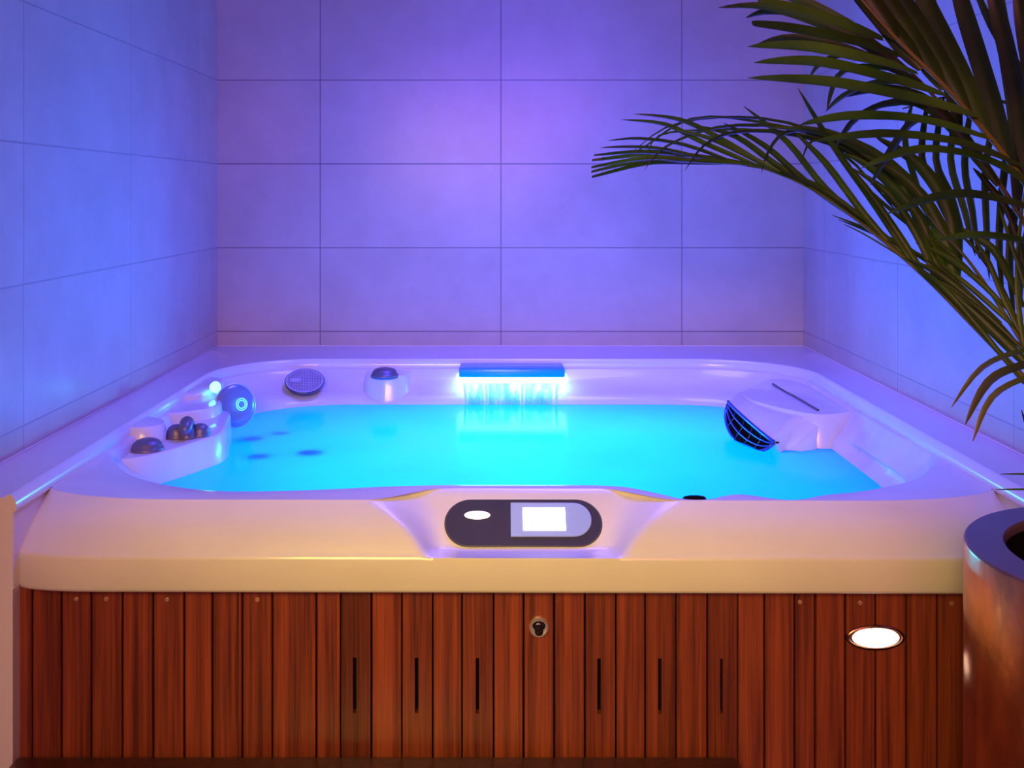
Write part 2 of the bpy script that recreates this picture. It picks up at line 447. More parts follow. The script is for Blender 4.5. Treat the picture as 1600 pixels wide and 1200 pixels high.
struct('trim_5', bm, M['ledge'], 'thin pale upright edge strip left of the wooden cladding', 'trim')
# sealant line where the ledge meets the walls
bm = bmesh.new()
tube(bm, [Vector((XL + .002, YF + .002, .811)), Vector((XL + .002, YB - .003, .811)), Vector((XR - .002, YB - .003, .811)), Vector((XR - .002, YF + .002, .811))], .003, 6)
struct('trim_4', bm, M['ledge'], 'thin white sealant line where walls meet ledge', 'sealant')

# ------------------------------------------------------------------ hot tub
tub = thing('hot_tub', 'cedar-clad hot tub with pearl white acrylic shell filled with glowing cyan water', 'hot tub', (0.04, 2.45, 0))
C0 = Vector((0.04, 2.50, 0))
def yaw(x): return -0.006 * x
NR = 360
def polar(poly):
    """resample closed plan polygon by angle round C0"""
    out = []; P = [Vector((p[0], p[1])) for p in poly]; c = Vector((C0.x, C0.y))
    for k in range(NR):
        t = 2 * PI * k / NR; d = Vector((math.cos(t), math.sin(t))); best = None
        for i in range(len(P)):
            a, b = P[i] - c, P[(i + 1) % len(P)] - c; e = b - a
            den = d.x * e.y - d.y * e.x
            if abs(den) < 1e-12: continue
            s = (a.x * e.y - a.y * e.x) / den; u = (a.x * d.y - a.y * d.x) / den
            if s > 0 and -1e-6 <= u <= 1 + 1e-6 and (best is None or s > best): best = s
        out.append(c + d * best)
    return out
ZD = .790
def cq(x, w_, d_):              # quarter-ellipse rounding of the two front corners
    out = 0
    for u in ((x - ILX) / w_, (IRX - x) / w_):
        if u < 1: out += d_ * (1 - math.sqrt(max(0, 1 - (1 - max(0, u)) ** 2)))
    return out
def FY(x):                      # fold between deck and front slope
    y = 1.797 + cq(x, .26, .095)
    b = (1 - sstep(.135, .27, abs(x - .043)))
    return lerp(y, 1.868, b) + yaw(x)
xs = [lerp(ILX, IRX, k / 200) for k in range(201)]
outer = [(p.x, p.y) for p in BP if p.y > 1.9] + [(x, FY(x)) for x in reversed(xs)]
def zpt(x, y, z): v = pz(x, y, z); return (v.x, v.y, 0)
edge_px = [(168, 705), (180, 728), (215, 747), (280, 761), (350, 767), (430, 767), (520, 764), (600, 760), (700, 757.5), (800, 757), (900, 757.5), (970, 760),
           (1020, 769), (1065, 779), (1105, 780), (1135, 774), (1160, 772), (1190, 776), (1230, 781), (1262, 778.5), (1290, 773), (1350, 767), (1410, 755), (1446, 740), (1463, 716), (1455, 700)]
front = catmull([zpt(x, y, ZD) for x, y in edge_px], 5)
inn = [p - n * .012 for p, n in zip(BP, BN)]
O0 = [(p.x, p.y) for p in front] + [(p.x, p.y) for p in reversed(inn) if p.y > 2.24]
R0 = polar(outer); R1 = polar(O0)
def rrect(x0, x1, y0, y1, r, n=10):
    P = []
    for cx, cy, a in ((x1 - r, y1 - r, 0), (x0 + r, y1 - r, PI / 2), (x0 + r, y0 + r, PI), (x1 - r, y0 + r, 1.5 * PI)):
        for k in range(n + 1):
            t = a + k / n * PI / 2; P.append((cx + r * math.cos(t), cy + r * math.sin(t)))
    return P
R3 = polar(rrect(-.735, .800, 1.93, 3.062, .30))
R4 = polar(rrect(-.62, .68, 2.02, 2.95, .25))
# keep R1 inside R0 and R3 inside R1
def clampr(a, b, gap):
    out = []
    c = Vector((C0.x, C0.y))
    for p, q in zip(a, b):
        dp = p - c; dq = (q - c).length - gap
        out.append(c + dp.normalized() * min(dp.length, dq))
    return out
R1 = clampr(R1, R0, .004); R3 = clampr(R3, R1, .035)
def ring(R, z): return [Vector((p.x, p.y, z)) for p in R]
def mixr(A, B, t): return [a.lerp(b, t) for a, b in zip(A, B)]
def shr(R, g):
    c = Vector((C0.x, C0.y)); return [c + (p - c).normalized() * ((p - c).length - g) for p in R]
bm = bmesh.new()
rings = [ring(R0, ZD), ring(mixr(R0, R1, .5), ZD + .0002), ring(shr(R1, -.002), ZD), ring(shr(R1, .002), ZD - .001), ring(shr(R1, .006), ZD - .005)]
for t in (.15, .35, .6, .8, .93): rings.append(ring(mixr(shr(R1, .007), R3, t ** 1.15), lerp(ZD - .012, .705, t)))
def wt_(p): return sstep(.55, .70, p.x) * (1 - sstep(2.42, 2.56, p.y)) * sstep(2.02, 2.16, p.y)
sc0, sc1 = mixr(shr(R1, .007), R3, .45), mixr(shr(R1, .007), R3, .50)
k7 = shr(mixr(shr(R1, .007), R3, .93), 0)
rings[-2] = [Vector((*a.lerp(b, wt_(a)), lerp(.728, .724, wt_(a)))) for a, b in zip(mixr(shr(R1, .007), R3, .8 ** 1.15), sc0)]
rings[-1] = [Vector((*a.lerp(b, wt_(a)), lerp(.712, .713, wt_(a)))) for a, b in zip(k7, sc1)]
rings += [[Vector((*a.lerp(b, wt_(a)), lerp(.705, .708, wt_(a)))) for a, b in zip(mixr(k7, R3, .6), mixr(sc1, R3, .35))]]
rings += [ring(R3, .69), ring(mixr(R3, R4, .5), .60), ring(R4, .45), ring(shr(R4, .08), .36)]
loft(bm, rings, True, False, True)
# front slope with the dish for the control panel, lip and underside
ZL = .7155
def LY(x, extra=0): return 1.736 + cq(x, .13, .028) + yaw(x)
def slope_pt(x, t):
    base = 1.797 + cq(x, .26, .095)
    w = .135 + .002 + .135 * (1 - t) ** 1.4 + .035 * t
    b = 1 - sstep(.138, w + .004, abs(x - .043))
    yt = lerp(base, 1.868, b) + yaw(x); yl = LY(x)
    # slightly convex slope outside the dish, straight in it
    cv = (1 - b) * .006 * math.sin(PI * t)
    y0, z0 = lerp(yt, yl, t) - cv * .6, lerp(ZD, ZL, t) + cv * .7
    K = [(0, 1.868, ZD), (.04, 1.8635, .7885), (.09, 1.857, .7835), (.15, 1.850, .7765), (.75, 1.789, .7115), (.82, 1.780, .7085), (1, 1.736, ZL - .0035)]
    for (ta, ya, za), (tb, yb, zb) in zip(K, K[1:]):
        if t <= tb + 1e-9:
            q = (t - ta) / (tb - ta); y1, z1 = lerp(ya, yb, q) + yaw(x), lerp(za, zb, q); break
    return Vector((x, lerp(y0, y1, b), lerp(z0, z1, b)))
xs2 = [lerp(ILX, IRX, k / 300) for k in range(301)]
rows = [[slope_pt(x, t) for x in xs2] for t in [k / 20 for k in range(21)]]
rows += [[Vector((x, LY(x) - .0025, ZL - .003)) for x in xs2], [Vector((x, LY(x) - .0035, ZL - .008)) for x in xs2],
         [Vector((x, LY(x) - .0035, .660)) for x in xs2], [Vector((x, LY(x) - .001, .655)) for x in xs2], [Vector((x, LY(x) + .003, .653)) for x in xs2], [Vector((x, LY(x) + .03, .653)) for x in xs2]]
loft(bm, rows, False)
shell = link('shell', bm, M['acrylic'], tub); smooth_angle(shell, 50)
shell['label'] = 'pearl white acrylic tub shell'

# control panel on the front slope
cpc = slope_pt(.043, .42); a_, b_ = slope_pt(.043, .2), slope_pt(.043, .7)
vdn = (b_ - a_).normalized(); nrm = Vector((1, 0, 0)).cross(vdn).normalized()
if nrm.z < 0: nrm = -nrm
def plane_obj(name, poly, h0, h1, mat, parent, bev=.0015, c=cpc):
    bm = bmesh.new()
    P0 = [c + Vector((1, 0, 0)) * u - vdn * v + nrm * h0 for u, v in poly]
    rings = [P0, [p + nrm * (h1 - h0 - bev) for p in P0]]
    cc = sum(P0, Vector()) / len(P0)
    rings.append([p + nrm * (h1 - h0) + (cc - p).normalized() * bev for p in P0])
    loft(bm, rings, True, True, True)
    o = link(name, bm, mat, parent); smooth_angle(o, 40); return o
def stadium(hw, hh, n=20, dx=0, dy=0):
    P = []
    for k in range(n + 1):
        t = -PI / 2 + PI * k / n; P.append((dx + hw - hh + hh * math.cos(t), dy + hh * math.sin(t)))
    for k in range(n + 1):
        t = PI / 2 + PI * k / n; P.append((dx - hw + hh + hh * math.cos(t), dy + hh * math.sin(t)))
    return P
cpc = slope_pt(.043, .455)
cp = plane_obj('control_panel', stadium(.137, .0435), -.012, .004, M['graphite'], tub, .003, cpc)
def Dsh(x0, x1, hh, n=16):
    P = [(x0, -hh)]
    for k in range(n + 1):
        t = -PI / 2 + PI * k / n; P.append((x1 - hh + hh * math.cos(t) , hh * math.sin(t)))
    P.append((x0, hh)); return P
def sub(name, poly, h0, h1, mat, dy=0, bev=.001):
    return plane_obj(name, [(u, v + dy) for u, v in poly], h0, h1, mat, cp, bev, cpc)
o = sub('display_frame', Dsh(-.022, .118, .031), .003, .0065, M['screenframe'], .0045); o['label'] = 'display surround tinted with the blue glow of the screen'
o = sub('display_screen', [(-.001, -.0205), (.073, -.0205), (.073, .022), (-.001, .022)], .0062, .0072, M['screen'], .004); o['label'] = 'glowing white display screen'
o = sub('lamp_glint', [(-.080 + .0225 * math.cos(t), .012 + .0078 * math.sin(t)) for t in (2 * PI * k / 24 for k in range(24))], .0035, .0055, M['warm_reflection'], .001); o['label'] = 'small glowing white oval, painted reflection of a ceiling lamp'  # ceiling lamp mirrored in the panel, painted as a glowing oval

# filter cover on the back-left wall of the shell
fc = px(476, 596, 3.085)
bm = bmesh.new(); ax = Vector((.18, -1, 1.9)).normalized()
lathe(bm, fc, ax, [(.052, -.012), (.0565, -.004), (.0575, .002), (.0560, .004), (.055, .0025)], 48)
fcov = link('filter_cover', bm, M['graphite'], tub); smooth_angle(fcov)
fcov['label'] = 'round dark-rimmed filter cover on the back wall'
bm = bmesh.new(); lathe(bm, fc, ax, [(.055, 0), (.055, .003), (.0, .0035)], 48)
g1 = link('grille', bm, M['greyplastic'], fcov); smooth_angle(g1)
bm = bmesh.new(); a, b, d = frame_for(ax)
for i in range(-6, 7):
    hw = math.sqrt(max(0, .050 ** 2 - (i * .0075) ** 2))
    for s in ((a, b), (b, a)):
        p, q = fc + s[0] * (i * .0075) - s[1] * hw + d * .0042, fc + s[0] * (i * .0075) + s[1] * hw + d * .0042
        tube(bm, [p, q], .0005, 4)
link('grille_bars', bm, M['knob'], fcov)
bm = bmesh.new(); cc = fc + a * .0 ; cc = fc - Vector((1, 0, 0)) * .028 + d * .004
lathe(bm, cc, ax, [(.016, -.002), (.016, .002), (.014, .003)], 24, sx=1.1, sy=.6)
link('latch', bm, M['greyplastic'], fcov)

# air control knob on its bump at the back
def shell_bump(name, poly, z0, z1, grow=.02, bev=.012, parent=tub):
    """rounded acrylic block: plan polygon, top z1, spreading towards the base"""
    P = catmull([(x, y, 0) for x, y in poly], 6, True)
    c = sum(P, Vector()) / len(P)
    def g(d): return [p + (p - c).normalized() * d for p in P]
    bm = bmesh.new(); rings = []
    for d, z in ((grow, z0), (grow * .45, lerp(z0, z1, .5)), (.002, z1 - bev), (-.001, z1 - bev * .4), (-bev * .35, z1 - bev * .1), (-bev * .9, z1)):
        rings.append([Vector((p.x, p.y, z)) for p in g(d)])
    loft(bm, rings, True, True, True)
    o = link(name, bm, M['acrylic'], parent); smooth_angle(o, 60); return o
def pl(L_, z): return [(v.x, v.y) for v in (pz(x, y, z) for x, y in L_)]
shell_bump('shell_bump', [(-.392, 3.20), (-.395, 3.13), (-.38, 3.09), (-.33, 3.078), (-.28, 3.09), (-.268, 3.13), (-.27, 3.20)], .62, .782, .03)
def dome(name, c, r, h, mat, parent, sx=1, sy=1, ax=(0, 0, 1), lever=None):
    bm = bmesh.new()
    lathe(bm, c, ax, [(r * 1.02, -.004), (r * 1.02, h * .16), (r * .96, h * .26), (r * .93, h * .3), (r * .88, h * .55), (r * .72, h * .8), (r * .45, h * .95), (r * .12, h)], 36, sx, sy)
    o = link(name, bm, mat, parent, True)
    if lever:
        bm = bmesh.new(); d = Vector(lever)
        pts = [Vector(c) + d * t + Vector((0, 0, h * (1.02 - .55 * t * t * 1.0))) for t in (-1, -.6, 0, .6, 1)]
        tube(bm, catmull(pts, 5), lambda t: r * .80 * math.sqrt(max(.02, 1 - (2 * t - 1) ** 4)), 14)
        link('lever', bm, mat, o, True)
    return o
kc = pz(601, 587, .780)
dome('air_knob', kc, .040, .024, M['knob'], tub)['label'] = 'dark metallic knob at the back rim'

# waterfall spout with LED bar
bm = bmesh.new(); box(bm, -.116, .194, 3.062, 3.19, .779, .8035, bev=.004)
sp_ = link('waterfall_spout', bm, M['spout'], tub); smooth_angle(sp_); sp_['label'] = 'blue waterfall spout bar with the LED backlight put into its colour'
bm = bmesh.new(); box(bm, -.124, .202, 3.060, 3.15, .762, .780, bev=.006)
ld = link('led_strip', bm, M['white_led'], sp_); smooth_angle(ld); ld['label'] = 'glowing white light strip'
# housing round the spout
for x0, x1 in ((-.165, -.128), (.206, .243)):
    pass

# left corner: moulded steps carrying the controls
s1 = shell_bump('shell_step', [(-.83, 2.19), (-.79, 2.17), (-.74, 2.20), (-.70, 2.265), (-.665, 2.345), (-.640, 2.42), (-.655, 2.53), (-.69, 2.66), (-.83, 2.72)], .60, .765, .022, .006)
s2 = shell_bump('shell_step', [(-.83, 2.305), (-.80, 2.285), (-.765, 2.29), (-.745, 2.315), (-.745, 2.345), (-.77, 2.38), (-.83, 2.41)], .72, .806, .006, .004)
s3 = shell_bump('shell_step', [(-.83, 2.52), (-.77, 2.52), (-.715, 2.56), (-.70, 2.61), (-.71, 2.68), (-.76, 2.74), (-.83, 2.76)], .72, .790, .012, .008)
s4 = shell_bump('shell_step', [(-.83, 2.70), (-.77, 2.68), (-.745, 2.74), (-.74, 2.80), (-.76, 2.90), (-.83, 2.93)], .66, .806, .03, .02)
k1 = pz(230, 703, .765); dome('diverter_knob', k1, .034, .025, M['knob'], tub)['label'] = 'low dark dome knob nearest the front'
k2 = pz(276, 684, .765); dome('diverter_knob', k2, .024, .030, M['knob'], tub)['label'] = 'dark dome knob left of the raised lever'
k3 = pz(292, 685, .765); dome('diverter_lever', k3, .019, .034, M['knob'], tub, lever=(.006, -.036, .002))['label'] = 'dark raised lever in the middle of the controls'
k4 = pz(313, 681, .765); dome('diverter_knob', k4, .022, .028, M['knob'], tub)['label'] = 'dark dome knob right of the raised lever'

# round headrest jet disc
hc = px(367, 634, 2.70); ax = Vector((.66, -.74, .22)).normalized()
bm = bmesh.new()
lathe(bm, hc, ax, [(.035, -.030), (.048, -.022), (.0545, -.010), (.0555, .002), (.052, .008), (.042, .011), (.028, .0115), (.001, .010)], 56)
hd = link('headrest_disc', bm, M['disc'], tub, True); hd['label'] = 'round frosted headrest jet disc, tilted'
bm = bmesh.new(); a, b, d = frame_for(ax)
for r in (.010, .015):
    tube(bm, [hc + Vector((.012, 0, .003)) + d * .0115 + a * math.cos(t) * r + b * math.sin(t) * r for t in (2 * PI * k / 32 for k in range(32))], .0013, 6, True)
link('glint_rings', bm, M['glint_cyan'], hd, True)  # specular arcs on the disc, painted as glowing rings
bm = bmesh.new(); tube(bm, [hc + d * .002 + a * math.cos(t) * .0555 + b * math.sin(t) * .0555 for t in (2 * PI * k / 56 for k in range(56))], .0022, 8, True)
link('rim', bm, M['steel'], hd, True)
bm = bmesh.new(); tube(bm, [hc - d * .01, hc - d * .03 + Vector((-.02, .02, -.01)), hc + Vector((-.06, .08, -.03))], .022, 16)
link('neck', bm, M['graphite'], hd, True)
lc = px(337, 605, 2.715)
bm = bmesh.new(); lathe(bm, lc, (.7, -.7, .25), [(.004, -.012), (.013, -.008), (.015, .0), (.011, .007), (.002, .009)], 24)
o = link('corner_light', bm, M['cyan_led'], tub, True); o['label'] = 'tiny bright cyan light in the back-left corner'

# right corner: neck-massage tower with louvred mouth
tw = pl([(1168, 608), (1160, 617), (1176, 627), (1208, 636), (1240, 643), (1268, 648), (1305, 648), (1350, 638)], .778)
tw += [(.90, 2.72), (.90, 2.95), (.84, 3.03), (.77, 3.02)]
tower = shell_bump('neck_tower', tw, .60, .780, .030, .006)
tower['label'] = 'raised white moulded neck rest at the back right'
bm = bmesh.new(); p, q = pz(1208, 600, .782), pz(1278, 641, .782)
a = (q - p).normalized(); n_ = Vector((-a.y, a.x, 0))
for s in (0,):
    tube(bm, [p, p.lerp(q, .5), q], .0035, 8)
link('groove_strip', bm, M['graphite'], tower)['label'] = 'thin dark groove across the top'
P1, P2 = px(1138, 628, 2.74), px(1209, 690, 2.49)
ch = P2 - P1; side = Vector((ch.y, -ch.x, 0)).normalized()
if side.x > 0: side = -side
NT = 28
def lens(t): return (4 * t * (1 - t)) ** .55
top = [P1.lerp(P2, k / NT) + side * .006 * lens(k / NT) for k in range(NT + 1)]
bot = [P1.lerp(P2, k / NT) + side * .034 * lens(k / NT) + Vector((0, 0, -.050 * lens(k / NT) - .003)) for k in range(NT + 1)]
bm = bmesh.new()
tube(bm, top, .0048, 8); tube(bm, bot, .0040, 8)
lv = link('jet_louver', bm, M['blueplastic'], tower, True); lv['label'] = 'dark blue louvred jet mouth'
bm = bmesh.new()
mid_ = [a.lerp(b, .5) - side * .014 * lens(k / NT) for k, (a, b) in enumerate(zip(top, bot))]
deep = [p - side * .016 for p in mid_]
loft(bm, [top, mid_, bot, deep, top], False)
link('recess', bm, M['black'], lv)
bm = bmesh.new()
for k in (.34, .66):
    tube(bm, [top[i].lerp(bot[i], k) - side * .001 for i in range(NT + 1)], .0022, 6)
for i in (6, 12, 17, 22):
    tube(bm, [top[i], top[i].lerp(bot[i], .5) - side * .006, bot[i]], .0012, 6)
link('slats', bm, M['blueplastic'], lv, True)
bm = bmesh.new()                # white hood between the louvre and the flat top of the neck rest
A_ = [p - side * .002 + Vector((0, 0, .002)) for p in top]
B_ = catmull([pz(x, y, .779) for x, y in ((1166, 609), (1166, 620), (1184, 630), (1215, 638), (1244, 645))], 7)
B_ = [B_[min(len(B_) - 1, round(k * (len(B_) - 1) / NT))].copy() for k in range(NT + 1)]
for k, b in enumerate(B_): b += Vector((.012, .012, -.006))
A_ += [pz(1222, 697, .710), pz(1236, 701, .704), pz(1250, 704, .702)]; B_ += [pz(1262, 648, .774), pz(1280, 650, .773), pz(1298, 650, .772)]
mid2 = [a.lerp(b, .55) + Vector((0, 0, .010)) for a, b in zip(A_, B_)]
rings = []
for k in range(len(A_)):
    a, m_, b = A_[k], mid2[k], B_[k]
    rings.append([a, m_, b, Vector((b.x, b.y, .66)), Vector((m_.x, m_.y, .66)), Vector((a.x, a.y, .66)) - side * .035])
loft(bm, rings, True, True, True)
hood = link('jet_hood', bm, M['acrylic'], tower); smooth_angle(hood, 80)

# small jet at the front edge, and jets under the surface at the left
jc = pz(1086, 786, .775); jc.y += .03
bm = bmesh.new(); lathe(bm, pz(1087, 779, .789) + Vector((0, .012, -.006)), (0, .3, 1), [(.020, -.01), (.022, 0), (.018, .006), (.008, .008), (.002, .005)], 28)
link('front_jet', bm, M['black'], tub, True)['label'] = 'small black jet at the front edge'
for (x, y, r) in ((398, 690, .028), (443, 681, .020), (410, 718, .026), (488, 712, .030)):
    v = pz(x, y + 6, .684)
    bm = bmesh.new(); lathe(bm, v, (.12, -.08, 1), [(r * .6, -.014), (r, -.006), (r, .000), (r * .7, .004), (r * .2, .002)], 24)
    link('water_jet', bm, M['graphite'], tub, True)['label'] = 'dark jet under the water at the left'

# wood cladding: three panels of tongue-and-groove planks
WY = 1.768
edges = [22, 48, 94, 141, 190, 238, 287, 331, 378, 425, 494, 532, 580, 628, 676, 722, 771, 818, 866, 914, 962, 1008, 1056, 1105, 1152, 1194, 1241, 1273, 1320, 1367, 1415, 1463, 1510, 1557, 1603]
def WX(p): return (p - CX) * (WY - .006) / F
slots = [554, 651, 746, 936, 1031, 1127]
def panel(name, i0, i1, z1, label):
    bm = bmesh.new()
    for i in range(i0, i1):
        x0, x1 = WX(edges[i]) + .0014, WX(edges[i + 1]) - .0014
        yo = yaw((x0 + x1) / 2)
        tone = (random.random(), random.random(), random.random(), 1)
        s = [p for p in slots if edges[i] < p < edges[i + 1]]
        if s:
            sx = WX(s[0]); za, zb = CZ - (1112 - CY) * WY / F, CZ - (1026 - CY) * WY / F
            hw = .0030 if s[0] < 1100 else .0022
            y0, y1 = WY - .006 + yo, WY + .008 + yo
            # one plank outline with a slot cut through it
            for (a0, a1, c0, c1) in ((x0, sx - hw, .03, z1), (sx + hw, x1, .03, z1), (sx - hw, sx + hw, .03, za), (sx - hw, sx + hw, zb, z1)):
                box(bm, a0, a1, y0, y1, c0, c1, tone=tone)
        else:
            box(bm, x0, x1, WY - .006 + yo, WY + .008 + yo, .03, z1, bev=.0012, seg=1, tone=tone)
            if i % 3 == 1:      # a bead beside the groove
                box(bm, x1 - .0075, x1 - .0045, WY - .0072 + yo, WY + yo, .03, z1, tone=(tone[0] * .6, tone[1], tone[2], 1))
    o = link(name, bm, M['wood'], tub); o['label'] = label
    bm = bmesh.new(); box(bm, WX(edges[i0]), WX(edges[i1]), WY + .0095, WY + .02, .03, z1)
    link('backing', bm, M['black'], o)
    return o
wl = panel('wood_panel', 0, 10, .655, 'left cedar panel of upright planks')
wm = panel('wood_panel', 10, 26, .655, 'middle cedar panel with the upright vent slots')
wr = panel('wood_panel', 26, 34, .655, 'right cedar panel with the painted oval reflection of a floor lamp')
for (x, y, par) in ((119, 936, wl), (166, 936, wl), (261, 937, wl), (402, 937, wl), (1250, 941, wr), (1344, 942, wr), (1487, 943, wr)):
    c = px(x, y, WY - .0065 + yaw((x - CX) / 930))
    bm = bmesh.new(); lathe(bm, c, (0, -1, 0), [(.0038, -.003), (.0038, .0006), (.003, .0014), (.0012, .0006)], 14)
    link('screw', bm, M['screw'], par, True)
# lock
c = px(842, 980, WY - .008)
bm = bmesh.new(); lathe(bm, c, (0, -1, 0), [(.0165, -.004), (.0165, .003), (.0145, .0055), (.0128, .0055), (.0128, .001)], 32)
lk = link('lock', bm, M['steel'], wm); smooth_angle(lk); lk['label'] = 'round chrome lock with a dark keyhole'
bm = bmesh.new(); lathe(bm, c + Vector((0, -.001, .003)), (0, -1, 0), [(.0112, -.001), (.0105, .003), (.007, .005), (.002, .0055)], 28, 1, .72)
lathe(bm, c + Vector((0, -.001, -.0050)), (0, -1, 0), [(.0075, -.001), (.0072, .0045), (.003, .005)], 24)
link('lock_core', bm, M['lockcore'], lk, True)

# reflection of a floor lamp in the right wood panel, added as a glowing oval
floor_refl = thing('floor_lamp_reflection', 'glowing rimmed oval standing in for a floor lamp reflected in the right wooden panel', 'lamp', tuple(px(1367, 995, WY - .008)))
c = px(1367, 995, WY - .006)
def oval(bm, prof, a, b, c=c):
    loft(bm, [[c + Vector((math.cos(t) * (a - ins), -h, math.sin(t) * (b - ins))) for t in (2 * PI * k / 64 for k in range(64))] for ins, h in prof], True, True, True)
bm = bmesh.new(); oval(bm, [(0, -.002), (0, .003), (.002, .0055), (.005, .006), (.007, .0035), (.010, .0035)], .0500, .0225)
o = link('rim', bm, simple('reflection_rim_bronze', (.40, .20, .12), .22, metal=1), floor_refl); smooth_angle(o, 50)
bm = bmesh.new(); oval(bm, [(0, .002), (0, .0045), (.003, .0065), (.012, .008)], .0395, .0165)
link('lens', bm, M['warm_reflection'], floor_refl, True)  # bright middle of the painted reflection

# ------------------------------------------------------------------ water
bm = bmesh.new(); ZW = .70
WR = shr(mixr(R1, R3, .93), .0)
Wr = [ring(shr(R3, -.004), ZW), ring(shr(R3, .03), .62), ring(shr(R4, .01), .46), ring(shr(R4, .09), .375)]
loft(bm, Wr, True, True, True)
wt = link('water', bm, M['water'], None, False)
tag(wt, 'glowing cyan water filling the hot tub', 'water', kind='stuff')
# falling sheet of water in strands
bm = bmesh.new()
def sheet(x0, x1, y0=3.078, y1=3.055, th=.0016, n=14):
    P = []
    rings = []
    for k in range(7):
        t = k / 6; z = lerp(.760, ZW - .004, t); y = y0 - .022 * t; nar = .006 * t * (1 if x0 < 0 else 1)
        row = []
        for i in range(n + 1):
            x = lerp(x0, x1, i / n); x = lerp(x, .039, .03 * t)
            row.append(Vector((x, y + .0012 * math.sin(i * 1.9 + x0 * 40), z)))
        back = [v + Vector((0, th, 0)) for v in reversed(row)]
        rings.append(row + back)
    loft(bm, rings, True, True, True)
for x0, x1 in ((-.092, -.044), (-.030, .062), (.078, .160)): sheet(x0, x1)
wf = link('waterfall', bm, M['fall'], None, False)
smooth_angle(wf); tag(wf, 'thin sheet of water falling from the lit spout at the back', 'waterfall', kind='stuff')
bm = bmesh.new()
for x in (-.100, -.037, .070, .172):
    tube(bm, [Vector((x, 3.074, .764)), Vector((lerp(x, .04, .02), 3.066, .74)), Vector((lerp(x, .04, .04), 3.052, .698))], lambda t: lerp(.0055, .003, t), 10)
ws = link('water_strands', bm, strand_mat(), None, True)
tag(ws, 'bright strands of falling water between the sheets below the spout', 'waterfall', kind='stuff')

# ------------------------------------------------------------------ step in front of the tub
bm = bmesh.new()
x0, x1 = -.80, .395; zt = .382
box(bm, x0, x1, 1.44, 1.742, zt - .03, zt, bev=.008, seg=3, tone=(.5, .3, .2, 1))
st = link('wooden_step', bm, M['stepwood'], None); smooth_angle(st)
tag(st, 'dark reddish wooden step in front of the hot tub', 'step')
rebase(st, (-.2, 1.59, 0))
def on_step(o):
    o.parent = st; o.matrix_parent_inverse = Matrix.Translation(-Vector(st.location)); return o
bm = bmesh.new()
for i in range(12):
    xa = lerp(x0 + .02, x1 - .02, i / 12); xb = lerp(x0 + .02, x1 - .02, (i + 1) / 12) - .002
    box(bm, xa, xb, 1.46, 1.735, 0, zt - .028, tone=(random.random(), .4, .7, 1))
on_step(link('step_body', bm, M['stepwood'], None))

# ------------------------------------------------------------------ planter
PC = Vector((.893, 1.425, 0)); PT = .820; PR = .240; HR = .185
pot = thing('planter', 'tall round copper planter with flat purple-lit top at the right front', 'planter', tuple(PC))
bm = bmesh.new(); lathe(bm, PC, (0, 0, 1), [(PR * .97, 0), (PR, .006), (PR, PT - .004), (PR - .0015, PT - .0015), (PR - .006, PT - .0012)], 96)
bm.faces.ensure_lookup_table(); bmesh.ops.delete(bm, geom=[f for f in bm.faces if len(f.verts) > 10 and f.calc_center_median().z > .5], context='FACES_ONLY')
o = link('pot_body', bm, M['copper'], pot); smooth_angle(o, 40)
bm = bmesh.new()
n = 96
def circ(r, z): return [PC + Vector((math.cos(2 * PI * k / n) * r, math.sin(2 * PI * k / n) * r, z)) for k in range(n)]
loft(bm, [circ(HR, PT - .014), circ(HR, PT - .003), circ(HR + .003, PT + .001), circ(PR - .004, PT + .001), circ(PR - .002, PT - .0013), circ(PR - .02, PT - .002)], True)
o = link('pot_rim', bm, M['potlid'], pot); smooth_angle(o, 40); o['label'] = 'flat dark rim plate'
bm = bmesh.new(); loft(bm, [circ(HR + .001, PT - .012), circ(HR - .002, PT - .014), circ(HR - .004, PT - .28)], True)
o = link('dark_inner_wall', bm, M['black'], pot); smooth_angle(o, 40)  # pot wall blackened to stand in for the shade inside the hole
bm = bmesh.new(); loft(bm, [circ(HR - .001, PT - .27), circ(HR - .02, PT - .265), circ(.05, PT - .26)], True, True, True)
o = link('soil', bm, M['soil'], pot, True); o['label'] = 'black soil in the hole'

# ------------------------------------------------------------------ palm
palm = thing('palm', 'potted palm with long arching green fronds in the copper planter', 'plant', tuple(PC + Vector((0, 0, PT - .25))))
def leaflet(bm, pts, w, tone=None, dry=.0, nseg=14, blunt=0):
    """blade along a curve with a V fold; pts: world points base -> tip"""
    P = catmull(pts, max(3, nseg // (len(pts) - 1)))
    n = len(P); rows = []
    base_up = None
    view = Vector((0, 0, 0))
    mid = P[n // 2]
    out = (cam.location - mid).normalized()
    out = (out * .75 + Vector((-.3, .1, .55))).normalized()
    for i, p in enumerate(P):
        t = i / (n - 1)
        tg = (P[min(i + 1, n - 1)] - P[max(i - 1, 0)]).normalized()
        s = tg.cross(out).normalized(); nn = s.cross(tg).normalized()
        wd = w * .5 * (min(1, .35 + t * 3.2)) * (1 - (1 - blunt) * max(0, (t - .5) / .5) ** 2.3) + .0004
        rows.append((p + s * wd + nn * wd * .35, p + s * wd * .5 + nn * wd * .1, p, p - s * wd * .5 + nn * wd * .1, p - s * wd + nn * wd * .35, t))
    tone = random.random() if tone is None else tone
    lay = bm.loops.layers.float_color.get('tone') or bm.loops.layers.float_color.new('tone')
    vr = [[bm.verts.new(v) for v in r[:5]] for r in rows]
    for i in range(n - 1):
        for k in range(4):
            f = bm.faces.new((vr[i][k], vr[i][k + 1], vr[i + 1][k + 1], vr[i + 1][k])); f.smooth = True
            t = rows[i][5]
            d = max(0, (t - (1 - dry)) / max(dry, 1e-3)) if dry else 0
            for l in f.loops: l[lay] = (tone, min(1, d), 0, 1)
def P3(seq): return [px(*s) for s in seq]
